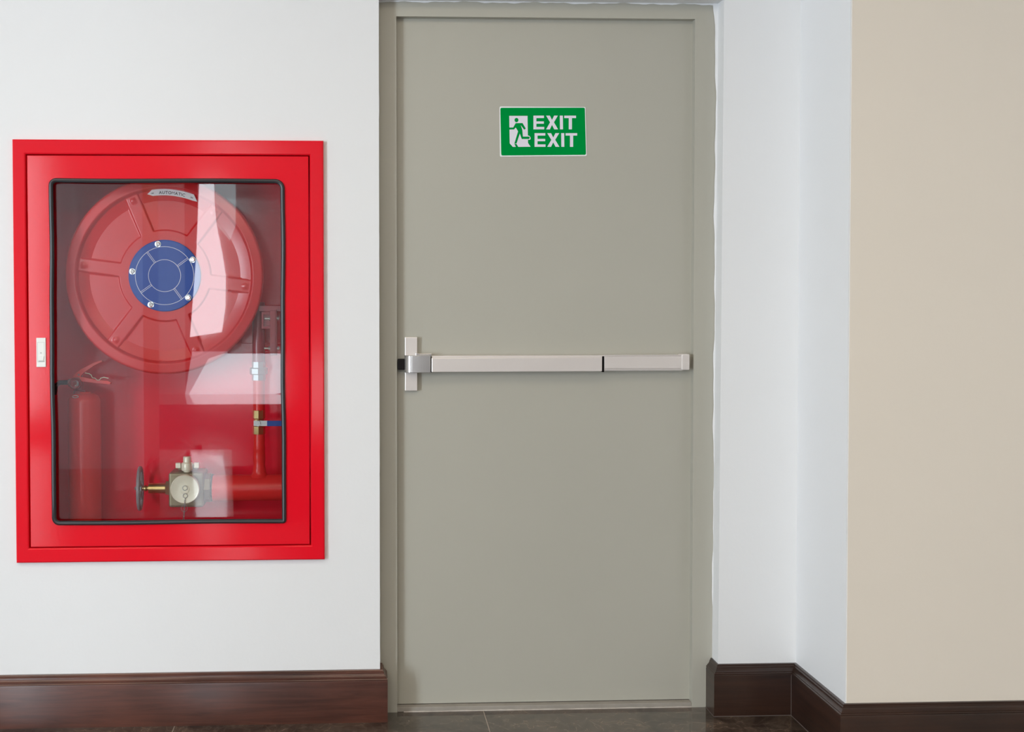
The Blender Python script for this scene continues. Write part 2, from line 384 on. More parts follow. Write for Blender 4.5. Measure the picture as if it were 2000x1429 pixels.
board('baseboard_door_return', (RCX, FD), (RCX, 0), (-1, 0), 0, 1, 'short skirting end wrapping the wall edge right of the door', mt='wood_dark')
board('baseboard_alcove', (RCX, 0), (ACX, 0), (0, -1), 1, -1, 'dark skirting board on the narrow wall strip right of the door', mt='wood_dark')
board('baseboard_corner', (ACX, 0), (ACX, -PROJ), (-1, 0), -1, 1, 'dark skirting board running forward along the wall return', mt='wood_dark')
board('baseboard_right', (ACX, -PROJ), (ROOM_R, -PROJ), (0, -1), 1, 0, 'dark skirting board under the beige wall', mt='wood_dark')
# pale sealant bead where floor and boards meet
T = 0.0225
b = MB(); bd = 0.0009
b.tube([(RCX-T-bd, FD, bd), (RCX-T-bd, -T-bd, bd), (ACX-T-bd, -T-bd, bd), (ACX-T-bd, -PROJ-T, bd)], bd, 6)
b.tube([(ACX-T-bd*.3, -T-bd*.3, 0), (ACX-T-bd*.3, -T-bd*.3, BT-0.03)], bd*0.8, 6)
struct(b.build('trim_2', M['sealant'], merge=False), 'thin pale sealant line along the foot of the dark skirting')

# ------------------------------------------------------------------ door
DX0, DX1 = at(775, 690, FD).x, at(1354.5, 690, FD).x
DZ1 = at(1070, 34.5, FD).z
door = thing('door_1', 'plain grey-olive painted steel exit door in its recessed frame', 'door', ((DX0+DX1)/2, LD, 0), kind='structure')
lf = MB().box(DX0-0.012, DX1+0.012, LD, LD+0.045, 0.017, DZ1+0.012).build('door_leaf', M['door_paint'], door, smooth=False)
b = MB()
def rect(x0, x1, z0, z1): return [(x0, z0), (x1, z0), (x1, z1), (x0, z1)]
b.box(LWX-0.03, DX0, FD, FD+0.09, 0, TOPZ+0.03).box(DX1, RCX+0.03, FD, FD+0.09, 0, TOPZ+0.03).box(DX0, DX1, FD, FD+0.09, DZ1, TOPZ+0.03)
b.build('door_frame', M['door_paint'], door, smooth=False, merge=False)
b = MB().box(DX0, DX1, FD+0.002, LD+0.04, 0, 0.0145)
b.build('sill', M['sill'], door, smooth=False, bevel=0.0015)
# chipped bare edge of the sill
b = MB(); n = 60; top = []; bot = []
for i in range(n+1):
    x = DX0+0.02+(DX1-DX0-0.02)*i/n
    top.append((x, 0.0016+0.0012*random.random()+0.0005*math.sin(i*0.7))); bot.append((x, 0.0))
b.prism(bot+top[::-1], FD+0.0008, FD+0.003); b.build('sill_edge', M['sill_edge'], door, smooth=False, merge=False)

# wavy paint line / caulk between frame and plaster
def wave(t, s): return 0.0016*math.sin(t*1.7+s)+0.0012*math.sin(t*4.3+2*s)+0.0009*math.sin(t*9.1+s*3)
b = MB(); N = 90
def strip(fn_in, fn_out, Y=FD-0.0012):
    vs = []; fs = []
    for i in range(N+1):
        a = fn_in(i/N); c = fn_out(i/N); vs += [(a[0], Y, a[1]), (c[0], Y, c[1])]
        if i: fs.append((2*i-2, 2*i-1, 2*i+1, 2*i))
    b.add(vs, fs)
ztop = TOPZ
strip(lambda t: (LWX+0.0008+0.6*wave(t*14, 0.4)+0.006*max(0, t-0.93)/0.07*0.6, 0.16+t*(ztop-0.16)), lambda t: (LWX-0.01, 0.16+t*(ztop-0.16)), FD-0.0016)
strip(lambda t: (LWX+t*(RCX-LWX), ztop-0.003+wave(t*16, 1.1)-0.006*abs(2*t-1)**14), lambda t: (LWX+t*(RCX-LWX), ztop+0.02))
strip(lambda t: (RCX-0.0035+wave(t*13, 2.1)-0.007*max(0, t-0.95)/0.05, 0.16+t*(ztop-0.16)), lambda t: (RCX+0.02, 0.16+t*(ztop-0.16)), FD-0.0020)
struct(b.build('trim_3', M['white_plaster'], smooth=False, merge=False), 'wavy caulk line where the door frame meets the plaster')

# ------------------------------------------------------------------ exit sign
SY = LD
def sp(x, y, Y=SY-0.002):        # photograph sub-pixel grid of the sign (tenths of a pixel from 960, 190)
    p = at(960+x/10, 190+y/10, Y); return (p.x, p.z)
p = at(1060, 257, LD)
sign = thing('exit_sign', 'green and white exit sign with running figure on the grey door', 'sign', (p.x, LD, p.z))
def rpoly(pts, r, n=5):
    out = []; k = len(pts)
    for i in range(k):
        a = Vector(pts[i-1]); c = Vector(pts[i]); e = Vector(pts[(i+1) % k])
        u = (a-c).normalized(); v = (e-c).normalized()
        for j in range(n+1):
            t = j/n; q0 = c+u*r*(1-t); q1 = c+v*r*t
            out.append(tuple(q0*(1-t)+q1*t))
    return out
MB().prism(rpoly([sp(158, 178), sp(1838, 190), sp(1860, 1145), sp(165, 1158)], 0.004), SY-0.0018, SY).build('sign_plate', M['sign_border'], sign, smooth=False)
MB().prism(rpoly([sp(172, 205), sp(1822, 202), sp(1845, 1122), sp(190, 1136)], 0.005), SY-0.0022, SY-0.0018).build('green_field', M['green'], sign, smooth=False)
y1, y0 = SY-0.0022, SY-0.0026
b = MB()
b.prism([sp(*q) for q in ((345,362),(703,362),(712,890),(762,965),(520,968),(415,968),(355,900))], y0, y1)
b.prism([sp(*q) for q in ((705,742),(738,752),(762,785),(762,815),(745,832),(706,828))], y0, y1)
b.build('doorway_symbol', M['sign_white'], sign, smooth=False, merge=False)
y1, y0 = SY-0.0026, SY-0.0029
b = MB()
b.prism([sp(487+38*math.cos(2*PI*k/24), 445+42*math.sin(2*PI*k/24)) for k in range(24)], y0, y1)
b.prism([sp(*q) for q in ((345,590),(424,590),(470,505),(605,503),(668,612),(636,632),(570,542),(600,635),(612,768),(735,768),(748,790),(735,812),(590,814),(552,708),(488,900),(445,905),(518,665),(472,588),(440,627),(345,630))], y0, y1)
b.prism([sp(*q) for q in ((445,910),(487,910),(522,969),(476,969))], y0, y1)
b.build('running_figure', M['green'], sign, smooth=False, merge=False)
def letter_E(x0, x1, t, bt, s=58, hst=48):
    m = (t+bt)/2; return [(x0,t),(x1,t),(x1,t+hst),(x0+s,t+hst),(x0+s,m-22),(x1-2,m-22),(x1-2,m+24),(x0+s,m+24),(x0+s,bt-hst),(x1+5,bt-hst),(x1+5,bt),(x0,bt)]
def letter_X(x0, x1, t, bt, s=74):
    xm = (x0+x1)/2; m = (t+bt)/2-3
    return [(x0,t),(x0+s,t),(xm,m-46),(x1-s,t),(x1,t),(xm+38,m),(x1+4,bt),(x1-s+2,bt),(xm,m+50),(x0+s,bt),(x0,bt),(xm-38,m)]
def letter_T(x0, x1, t, bt, s=62, hst=48):
    xm = (x0+x1)/2+4; return [(x0,t),(x1,t),(x1,t+hst),(xm+s/2,t+hst),(xm+s/2,bt),(xm-s/2,bt),(xm-s/2,t+hst),(x0,t+hst)]
y1, y0 = SY-0.0022, SY-0.0026
for (E_, X_, I_, T_, t, bt) in (((818,1024),(1066,1296),(1333,1393),(1420,1650),358,626), ((840,1050),(1088,1322),(1360,1419),(1446,1672),700,967)):
    for pl in (letter_E(*E_, t, bt), letter_X(*X_, t, bt), [(I_[0],t),(I_[1],t),(I_[1]+3,bt),(I_[0]+3,bt)], letter_T(*T_, t, bt)):
        MB().prism([sp(*q) for q in pl], y0, y1).build('letter', M['sign_white'], sign, smooth=False)

# ------------------------------------------------------------------ panic bar
p = at(1060, 708, LD)
bar = thing('panic_bar', 'satin silver push bar latch across the grey exit door', 'panic bar', (p.x, LD, p.z))
def pbox(x0, x1, y0, y1, Yf, Yb):            # box whose front face covers these photograph pixels
    a = at(x0, y1, Yf); c = at(x1, y0, Yf)
    return MB().box(a.x, c.x, Yf, Yb, a.z, c.z)
YB = LD-0.045
# vertical mounting plate
pbox(791, 815, 658, 763, LD-0.017, LD).build('mounting_plate', M['silver'], bar, smooth=False, bevel=0.0018)
# latch case: rounded left end
a = at(791, 728, YB); c = at(841, 694, YB)
prof = []
xl, xr = a.x-0.001, c.x
R = 0.024
for k in range(11):
    t = PI/2*k/10; prof.append((xl+R-R*math.cos(t), YB+R-R*math.sin(t)))
prof += [(xr, YB), (xr, LD-0.001), (xl, LD-0.001)]
z0, z1 = a.z, c.z
b = MB(); n = len(prof)
vs = [(x, y, z0) for x, y in prof]+[(x, y, z1) for x, y in prof]
b.add(vs, [tuple(range(n)), tuple(reversed(range(n, 2*n)))]+[(i, (i+1) % n, n+(i+1) % n, n+i) for i in range(n)])
b.build('latch_case', M['silver_head'], bar, bevel=0.0015)
a = at(812, 696, LD-0.03); c = at(843, 690.5, LD-0.03)
MB().prism([(a.x, c.z+0.003), (a.x+0.012, c.z), (c.x, c.z+0.0005), (c.x, a.z), (a.x, a.z)], LD-0.034, LD).build('case_lip', M['silver_head'], bar, smooth=False, bevel=0.001)
# push pad
pbox(843, 1176, 697.5, 726.5, YB, LD-0.02).build('push_pad', M['silver'], bar, smooth=False, bevel=0.002)
# rail the pad slides in, thin rim showing above it
pbox(843, 1334, 693, 725.5, LD-0.036, LD).build('rail', M['silver'], bar, smooth=False, bevel=0.0012)
# rest cover at the hinge side with raised rims
a = at(1180.5, 722, LD-0.040); c = at(1331, 692.5, LD-0.040)
MB().box(a.x, c.x, LD-0.0405, LD-0.036, a.z+0.0038, c.z-0.0038).build('rest_cover', M['silver'], bar, smooth=False, bevel=0.0006)
b = MB().box(a.x, c.x, LD-0.0395, LD-0.036, c.z-0.0028, c.z).box(a.x, c.x, LD-0.0395, LD-0.036, a.z, a.z+0.0028)
b.build('cover_rim', M['silver'], bar, smooth=False, bevel=0.0005)
pbox(1176.3, 1180, 695.5, 726.5, LD-0.0385, LD-0.02).build('pad_gap', M['black'], bar, smooth=False)
pbox(841, 843, 697, 727, LD-0.0385, LD-0.02).build('case_gap', M['black'], bar, smooth=False)
a = at(1331, 722.5, LD-0.043); c = at(1347.5, 691, LD-0.043)
MB().box(a.x, c.x, LD-0.043, LD, a.z, c.z).build('end_cap', M['silver'], bar, smooth=False, bevel=0.004, seg=3)
# latch bolt reaching the jamb
b = pbox(777, 795, 701, 722, LD-0.028, LD-0.004); bx = at(777, 711, LD-0.02)
b.build('latch_bolt', M['black'], bar, smooth=False, bevel=0.003)

# ------------------------------------------------------------------ fire hose cabinet
GY = 0.002            # glass plane
cab = thing('fire_hose_cabinet', 'red steel fire hose cabinet with glazed door set in the white wall', 'cabinet', ((CABX0+CABX1)/2, 0, CABZ0))
def loop(x0, x1, z0, z1, r, n=6):    # rounded rectangle, counter-clockwise; r = radius per corner (bl, br, tr, tl)
    out = []
    for (cx, cz, a0, rr) in ((x0, z0, PI, r[0]), (x1, z0, 1.5*PI, r[1]), (x1, z1, 0, r[2]), (x0, z1, 0.5*PI, r[3])):
        ox = cx+(rr if cx == x0 else -rr); oz = cz+(rr if cz == z0 else -rr)
        for k in range(n+1):
            a = a0+PI/2*k/n; out.append((ox+rr*math.cos(a), oz+rr*math.sin(a)))
    return out
def sharp(x0, x1, z0, z1, n=6):
    out = []
    for c in ((x0, z0), (x1, z0), (x1, z1), (x0, z1)): out += [c]*(n+1)
    return out
FX0, FX1 = at(53, 690, -0.012).x, at(606, 690, -0.012).x
FZ0, FZ1 = at(330, 1067.5, -0.012).z, at(330, 302, -0.012).z
# flange: folded sheet, slightly dished, four mitred sides
b = MB()
prof = [((CABX0, CABX1, CABZ0, CABZ1), 0.001), ((CABX0, CABX1, CABZ0, CABZ1), -0.0125), ((CABX0+.003, CABX1-.003, CABZ0+.003, CABZ1-.003), -0.0148),
        ((FX0-.004, FX1+.004, FZ0-.004, FZ1+.004), -0.0125), ((FX0-.001, FX1+.001, FZ0-.001, FZ1+.001), -0.0105), ((FX0, FX1, FZ0, FZ1), -0.007), ((FX0, FX1, FZ0, FZ1), 0.02)]
vs = []; fs = []
for (x0, x1, z0, z1), y in prof: vs += [(x0, y, z0), (x1, y, z0), (x1, y, z1), (x0, y, z1)]
for i in range(len(prof)-1):
    for k in range(4):
        j = (k+1) % 4; fs.append((4*i+k, 4*i+j, 4*i+4+j, 4*i+4+k))
b.add(vs, fs); b.build('flange', M['red'], cab, angle=25)
# box behind
bx0, bx1, bz0, bz1, byb, tt = HX0+0.004, HX1-0.004, HZ0+0.004, HZ1-0.004, 0.262, 0.0025
b = MB()
b.box(bx0, bx1, byb, byb+tt, bz0, bz1).box(bx0, bx0+tt, 0.018, byb, bz0, bz1).box(bx1-tt, bx1, 0.018, byb, bz0, bz1)
b.box(bx0+tt, bx1-tt, 0.018, byb, bz0, bz0+tt).box(bx0+tt, bx1-tt, 0.018, byb, bz1-tt, bz1)
b.build('cabinet_box', M['red_box'], cab, smooth=False, merge=False)
# door
g = 0.0042
ox0, ox1, oz0, oz1 = FX0+g, FX1-g*0.9, FZ0+g*0.75, FZ1-g*0.75
gx0, gx1 = at(102, 690, -0.012).x, at(553.5, 690, -0.012).x
gz0, gz1 = at(330, 1019.5, -0.012).z, at(330, 352.5, -0.012).z
rr = (0.016, 0.004, 0.022, 0.016)
dl = bpy.data.objects
b = MB(); b.ring(sharp(ox0, ox1, oz0, oz1), loop(gx0, gx1, gz0, gz1, rr), -0.0105, 0.006)
cdoor = b.build('cabinet_door', M['red'], cab, smooth=False, bevel=0.0016)
MB().ring(sharp(ox0+.006, ox1-.006, oz0+.006, oz1-.006), loop(gx0-.004, gx1+.004, gz0-.004, gz1+.004, rr), 0.006, 0.016).build('door_return', M['red_box'], cdoor, smooth=False)
gl = MB().prism(loop(gx0-.003, gx1+.003, gz0-.003, gz1+.003, rr), GY, GY+0.004)
gl.build('glass_pane', M['glass'], cdoor, smooth=False)
path = []
lp = loop(gx0+.0005, gx1-.0005, gz0+.0005, gz1-.0005, rr, 8)
for i in range(len(lp)):
    p0 = Vector(lp[i]); p1 = Vector(lp[(i+1) % len(lp)]); m_ = max(1, int((p1-p0).length/0.03))
    for k in range(m_):
        q = p0+(p1-p0)*k/m_
        path.append((q.x+0.0012*math.sin(q.y*9.0+1)+0.0005*math.sin(q.y*23), -0.0120, q.y+0.0009*math.sin(q.x*11)))
MB().tube(path, 0.0068, 10, closed=True).build('gasket', M['rubber'], cdoor)
# push latch
a = at(71, 716.5, -0.0145); c = at(89, 659.5, -0.0145)
lx0, lx1, lz0, lz1 = a.x+0.0003, c.x, a.z, c.z
MB().box(lx0, lx1, -0.0145, -0.0105, lz0, lz1).build('latch_plate', M['ivory'], cdoor, smooth=False, bevel=0.0008)
a = at(73.4, 707, -0.0152); c = at(86.6, 668, -0.0152)
o_, i_ = sharp(a.x, c.x, a.z, c.z, 0), sharp(a.x+.0008, c.x-.0008, a.z+.0008, c.z-.0008, 0)
MB().ring(o_, i_, -0.0148, -0.0140).build('latch_outline', M['ivory_shade'], cdoor, smooth=False)
a = at(75.5, 706, -0.016); c = at(86, 695, -0.016); zc = c.z
MB().prism([(a.x, zc), (c.x, zc), (c.x-.002, a.z+.003), (a.x+.002, a.z+.003)], -0.0165, -0.0140).build('latch_button', M['ivory'], cdoor, smooth=False, bevel=0.0006)
a = at(75.2, 706.6, -0.016); c = at(86.6, 704, -0.016)
MB().box(a.x, c.x, -0.0152, -0.0140, a.z, c.z).build('latch_slot', M['ivory_shade'], cdoor, smooth=False)
p = at(80, 689, -0.0145)
b = MB().cyl((p.x, -0.0150, p.z), (p.x, -0.014, p.z), 0.0022, seg=14)
b.build('keyhole', M['ivory_shade'], cdoor)

# ------------------------------------------------------------------ hose reel
RY = 0.075
RC = at(320.5, 538, RY); k_ = pxs(RY)
reel = thing('fire_hose_reel', 'large round red fire hose reel with blue hub cover behind the glass', 'hose reel', (RC.x, 0.16, RC.z))
def smooth(a, b_, x):
    t = min(1, max(0, (x-a)/(b_-a))); return t*t*(3-2*t)
SPOKES = [math.radians(s) for s in (-7.5, 52.5, 112.5, 172.5, 232.5, 292.5)]
def reel_h(r, th):      # depth behind the rim's crest, r in photo pixels
    if r > 187: return 0.0026+0.009*((r-187)/4.5)**2
    h = 0.0004+0.0022*(r-172)/15 if r > 172 else 0.0004
    lip = smooth(171.5, 166.0, r)*0.014
    d = 99
    for s in SPOKES:
        dd = th-s; dd = (dd+PI) % (2*PI)-PI
        if abs(dd) < 1.2: d = min(d, abs(r*math.sin(dd)))
    panel = smooth(12.0, 14.6, d)*smooth(87.0, 90.0, r)*0.0065
    if d < 9 and 150 < r < 163:         # round dimple at the end of each spoke
        q = math.hypot(d, r-157); panel += -0.004*max(0, 1-(q/7)**2)
    return h+lip+panel*smooth(169, 164, r)
radii = [66, 70, 78, 84, 86, 87, 88, 89, 90, 91, 94, 98, 104, 110, 118, 126, 134, 142, 148, 151, 154, 157, 160, 163, 164.5, 166, 167.5, 169, 170.5, 172, 173, 176, 180, 184, 186, 187.5, 189, 190, 191, 191.5]
NT = 540; vs = []; fs = []
for r in radii:
    for t in range(NT):
        th = 2*PI*t/NT; vs.append((RC.x+r*k_*math.cos(th), RY+reel_h(r, th), RC.z+r*k_*math.sin(th)))
for i in range(len(radii)-1):
    for t in range(NT):
        t2 = (t+1) % NT; fs.append((i*NT+t, i*NT+t2, (i+1)*NT+t2, (i+1)*NT+t))
n0 = len(vs); r = 188.5         # rolled back edge
for t in range(NT):
    th = 2*PI*t/NT; vs.append((RC.x+r*k_*math.cos(th), RY+0.016, RC.z+r*k_*math.sin(th)))
for t in range(NT):
    t2 = (t+1) % NT; fs.append((n0-NT+t, n0-NT+t2, n0+t2, n0+t))
n1 = len(vs)                    # plain back of the pressing
for t in range(NT):
    th = 2*PI*t/NT; vs.append((RC.x+66*k_*math.cos(th), RY+0.030, RC.z+66*k_*math.sin(th)))
for t in range(NT):
    t2 = (t+1) % NT; fs.append((n0+t, n0+t2, n1+t2, n1+t))
MB().add(vs, fs).build('front_disc', M['red_reel'], reel, angle=60, merge=False)
MB().lathe([(0.05, 0), (0.235, 0), (0.24, 0.002), (0.235, 0.004), (0.05, 0.004)], (RC.x, 0.222, RC.z), (0, 1, 0), 64).build('rear_disc', M['red_dark'], reel)
MB().cyl((RC.x, RY+0.02, RC.z), (RC.x, 0.262, RC.z), 0.055, seg=32).build('hub', M['red_dark'], reel)
coil = []
for i in range(24*9):
    t = i/24*2*PI; tu = i/24; coil.append((RC.x+0.19*math.cos(t), 0.118+0.0105*tu, RC.z+0.19*math.sin(t)))
MB().tube(coil, 0.011, 8).build('hose', M['rubber'], reel)
# blue hub cover
BY = RY+0.0085
hub = MB().lathe([(69.5*k_, 0.006), (69.5*k_, 0.0015), (68*k_, 0.0), (0.0005, 0.0)], (RC.x, BY, RC.z), (0, 1, 0), 96, cap=False).build('hub_cover', M['blue'], reel, angle=30)
b = MB()
def flatring(r, wd):
    n = 96; ps_o = [(RC.x+(r+wd)*k_*math.cos(2*PI*i/n), RC.z+(r+wd)*k_*math.sin(2*PI*i/n)) for i in range(n)]
    ps_i = [(RC.x+(r-wd)*k_*math.cos(2*PI*i/n), RC.z+(r-wd)*k_*math.sin(2*PI*i/n)) for i in range(n)]
    b.ring(ps_o, ps_i, BY-0.0003, BY)
flatring(56.3, 0.42); flatring(31, 0.42)
for adeg in (126, 36.5, 215.5, 306):
    a = math.radians(adeg); u = Vector((math.cos(a), math.sin(a))); v = Vector((-u.y, u.x)); c0 = Vector((RC.x, RC.z))
    for s in (-1.35, 1.35):
        q = [c0+(u*31+v*(s-.38))*k_, c0+(u*56.3+v*(s-.38))*k_, c0+(u*56.3+v*(s+.38))*k_, c0+(u*31+v*(s+.38))*k_]
        b.prism([tuple(x) for x in q], BY-0.0003, BY)
b.build('printed_lines', M['white_print'], hub, smooth=False, merge=False)
for adeg in (101.3, 29.6, -43.2, 244.7, 172.5):
    a = math.radians(adeg); x = RC.x+62.3*k_*math.cos(a); z = RC.z+62.3*k_*math.sin(a)
    MB().lathe([(5.9*k_, 0.001), (5.9*k_, -0.0008), (4.3*k_, -0.001), (4.0*k_, -0.003), (3.2*k_, -0.0042), (1.9*k_, -0.0042), (1.5*k_, -0.003), (0.0003, -0.003)], (x, BY, z), (0, 1, 0), 20, cap=False).build('screw', M['chrome'], hub)
# curved white label
LY = RY+0.0125; kl = pxs(LY)
LC = at(320.5, 538, LY)
lab = MB()
top = []; bot = []
a0, a1 = 97.6, 69.6
for i in range(25):
    a = math.radians(a0+(a1-a0)*i/24); top.append((LC.x+167*kl*math.cos(a), LC.z+167*kl*math.sin(a))); bot.append((LC.x+155*kl*math.cos(a), LC.z+155*kl*math.sin(a)))
tipl = math.radians(101.2); tipr = math.radians(65.6)
pl = [(LC.x+160*kl*math.cos(tipl), LC.z+160*kl*math.sin(tipl))]+top+[(LC.x+156.5*kl*math.cos(tipr), LC.z+156.5*kl*math.sin(tipr))]+bot[::-1]
label = lab.prism(pl, LY-0.0006, LY+0.0005).build('curved_label', M['white_print'], reel, smooth=False)
label['label'] = 'curved white label reading AUTOMATIC'
def text_mesh(s, size, offset=0.0):
    cu = bpy.data.curves.new('text', 'FONT'); cu.body = s; cu.size = size; cu.align_x = 'CENTER'; cu.offset = offset; cu.extrude = 0.0001; cu.resolution_u = 3
    o = bpy.data.objects.new('text', cu); C.objects.link(o)
    dg = bpy.context.evaluated_depsgraph_get(); me = bpy.data.meshes.new_from_object(o.evaluated_get(dg))
    bpy.data.objects.remove(o); bpy.data.curves.remove(cu)
    return me
def arc_text(s, r, adeg0, adeg1, size, off, name):
    b = MB(); n = len(s)
    ws = []
    for ch in s:
        me = text_mesh(ch, size, off); xs_ = [v.co.x for v in me.vertices]; ws.append(max(xs_)-min(xs_)+size*0.16); bpy.data.meshes.remove(me)
    tot = sum(ws); acc = 0
    for ch, w_ in zip(s, ws):
        a = math.radians(adeg0+(adeg1-adeg0)*(acc+w_/2)/tot); acc += w_
        me = text_mesh(ch, size, 0.0 if ch == 'M' else off); xm = sum(((max if k else min)(v.co.x for v in me.vertices)) for k in (0, 1))/2
        ct, st = math.cos(a-PI/2), math.sin(a-PI/2)
        ox, oz = LC.x+r*kl*math.cos(a), LC.z+r*kl*math.sin(a)
        vs = [(ox+(v.co.x-xm)*ct-v.co.y*st, LY-0.0007+v.co.z, oz+(v.co.x-xm)*st+v.co.y*ct) for v in me.vertices]
        b.add(vs, [tuple(p.vertices) for p in me.polygons]); bpy.data.meshes.remove(me)
    return b.build(name, M['black_print'], label, smooth=False, merge=False)
arc_text('AUTOMATIC', 157.6, 93.3, 75.0, 0.0126, 0.00026, 'printed_word')
arc_text('OFF', 158.6, 98.6, 96.6, 0.006, 0.0001, 'printed_word')
arc_text('ON', 158.6, 71.2, 69.4, 0.006, 0.0001, 'printed_word')

# swing bracket beside the reel
BKY = 0.10
def ps(px, py, Y): q = at(px, py, Y); return (q.x, Y, q.z)
a = at(511, 642, BKY); c = at(530, 609, BKY)
brk = MB().ring(sharp(a.x, c.x, a.z, c.z, 0), sharp(a.x+.006, c.x-.001, a.z+.008, c.z-.008, 0), BKY, BKY+0.03).box(a.x+.006, c.x-.001, BKY+.012, BKY+.016, a.z+.008, c.z-.008)
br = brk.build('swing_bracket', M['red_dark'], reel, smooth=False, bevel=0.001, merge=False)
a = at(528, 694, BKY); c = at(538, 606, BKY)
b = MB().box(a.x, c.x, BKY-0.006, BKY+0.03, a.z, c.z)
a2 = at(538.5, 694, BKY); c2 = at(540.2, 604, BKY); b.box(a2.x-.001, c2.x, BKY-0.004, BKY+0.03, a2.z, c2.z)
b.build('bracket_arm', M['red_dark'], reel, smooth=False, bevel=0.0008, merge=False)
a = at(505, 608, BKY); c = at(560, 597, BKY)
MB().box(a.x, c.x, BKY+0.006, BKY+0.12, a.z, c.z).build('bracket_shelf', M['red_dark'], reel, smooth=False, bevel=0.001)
a = at(470, 690, 0.2); c = at(560, 596, 0.2)
MB().box(a.x, c.x, 0.235, 0.26, a.z+.03, c.z).build('wall_plate', M['red_box'], reel, smooth=False, bevel=0.002)
for (x0, x1, y) in ((517, 529.5, 622), (540.5, 545, 621), (516, 529, 680), (541, 546, 680)):
    p0 = Vector(ps(x0, y, BKY+0.004)); p1 = Vector(ps(x1, y, BKY+0.004))
    b = MB().cyl(p0, p1, 0.0035, seg=12); L = (p1-p0).length
    b.lathe([(0.0062, 0), (0.0062, min(0.006, L*.6))], p1-Vector((min(0.007, L*.7), 0, 0)), (1, 0, 0), 6)
    b.build('bolt', M['steel'], reel, merge=False)

# ------------------------------------------------------------------ supply pipe with riser, union and ball valve
PY = 0.165
pc = at(480, 952, PY); kp = pxs(PY)
pipe = thing('water_supply_pipe', 'red painted supply pipe with riser at the cabinet right side', 'pipe', (pc.x, PY, pc.z))
xr_end = bx1-0.003
MB().cyl((at(416, 952, PY).x, PY, pc.z), (xr_end, PY, pc.z), 25.2*kp, seg=40).build('main_pipe', M['red_pipe'], pipe)
RX = at(506, 850, PY).x
def rz(py): return at(506, py, PY).z
# riser: three lengths with weld bulges
b = MB(); prof = []
for py, r in ((931, 19), (926, 15.5), (922, 13.2), (917, 13), (912, 12.2), (908, 10.8), (900, 11.8), (890, 12), (880, 11), (878, 11.8), (868, 10.8), (856, 11.2), (848, 10.6), (842, 10.5)):
    prof.append((r*kp, rz(py)-rz(931)))
b.lathe(prof, (RX, PY, rz(931)), (0, 0, 1), 28).build('lower_riser', M['red_pipe'], pipe, angle=70)
b = MB().cyl((RX, PY, rz(802)), (RX, PY, rz(741)), 11.3*kp, seg=28)
b.build('middle_riser', M['red_pipe'], pipe)
b = MB().cyl((RX, PY, rz(706)), (RX, PY, rz(590)), 12.2*kp, seg=28)
b.lathe([(12.6*kp, 0), (12.6*kp, 0.003)], (RX, PY, rz(703)), (0, 0, 1), 28)
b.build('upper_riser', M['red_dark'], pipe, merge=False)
# union fitting
un = MB().lathe([(13.2*kp, 0), (13.2*kp, rz(706)-rz(742))], (RX, PY, rz(742)), (0, 0, 1), 8).build('union_fitting', M['steel'], pipe, angle=20)
MB().lathe([(16*kp, 0), (17.3*kp, 0.003), (17.3*kp, rz(717.5)-rz(731)-0.003), (16*kp, rz(717.5)-rz(731))], (RX, PY, rz(731)), (0, 0, 1), 8).build('union_nut', M['steel'], un, angle=20)
# ball valve
b = MB().lathe([(12*kp, 0), (12.2*kp, 0.002), (12.2*kp, rz(832)-rz(847)), (10.3*kp, rz(830)-rz(847)), (10.3*kp, rz(818)-rz(847)), (12.2*kp, rz(816)-rz(847)), (12.2*kp, rz(801)-rz(847)), (11.5*kp, rz(800)-rz(847))], (RX, PY, rz(847)), (0, 0, 1), 8)
bv = b.build('ball_valve', M['brass'], pipe, angle=20)
p = at(504, 826, PY-0.03)
b = MB().cyl((p.x, PY-0.035, p.z), (p.x, PY, p.z), 0.009, seg=16); b.build('valve_stem', M['brass'], bv)
b = MB().lathe([(0.0095, 0), (0.0095, 0.008), (0.008, 0.009)], (p.x, PY-0.046, p.z), (0, 1, 0), 6)
b.lathe([(0.0042, 0), (0.0042, 0.004)], (p.x, PY-0.0485, p.z), (0, 1, 0), 12)
b.box(p.x-0.013, p.x+0.031, PY-0.0385, PY-0.0355, p.z-0.008, p.z+0.0085)
b.build('lever_nut', M['steel'], bv, smooth=False, merge=False)
a = at(521.5, 832, PY-0.037)
c = at(580, 821, PY-0.037)
MB().box(a.x, at(566, 826, PY-0.037).x, PY-0.0395, PY-0.0345, a.z, c.z).build('lever', M['blue'], bv, smooth=False, bevel=0.0015)

# ------------------------------------------------------------------ landing valve
VY = PY
vc = at(370, 952, VY)
valve = thing('landing_valve', 'brass landing valve with grey handwheel at the left pipe end', 'valve', (vc.x, VY, vc.z))
zc = at(370, 952, VY).z
def vx(px): return at(px, 952, VY).x
def vz(py): return at(370, py, VY).z
b = MB().box(vx(334), vx(402), VY-0.05, VY+0.05, vz(985), vz(918))
b.build('valve_body', M['brass_cast'], valve, smooth=False, bevel=0.008, seg=3)
b = MB().lathe([(27*kp, 0), (28*kp, 0.004), (28*kp, vx(414)-vx(398)-.004), (27*kp, vx(414)-vx(398))], (vx(398), VY, zc), (1, 0, 0), 8)
b.build('pipe_collar', M['brass_cast'], valve, angle=20)
MB().lathe([(25.8*kp, 0), (25.8*kp, 0.0045)], (vx(413.5), VY, zc), (1, 0, 0), 40).build('sealing_ring', M['black'], valve)
b = MB().lathe([(10*kp, 0), (10*kp, vx(325)-vx(291))], (vx(291), VY, at(308, 953, VY).z), (1, 0, 0), 24); b.build('bonnet', M['brass'], valve)
za = at(308, 953, VY).z
MB().lathe([(14*kp, 0), (14.5*kp, 0.003), (14.5*kp, vx(335)-vx(324.5))], (vx(324.5), VY, za), (1, 0, 0), 6).build('bonnet_nut', M['brass'], valve, angle=20)
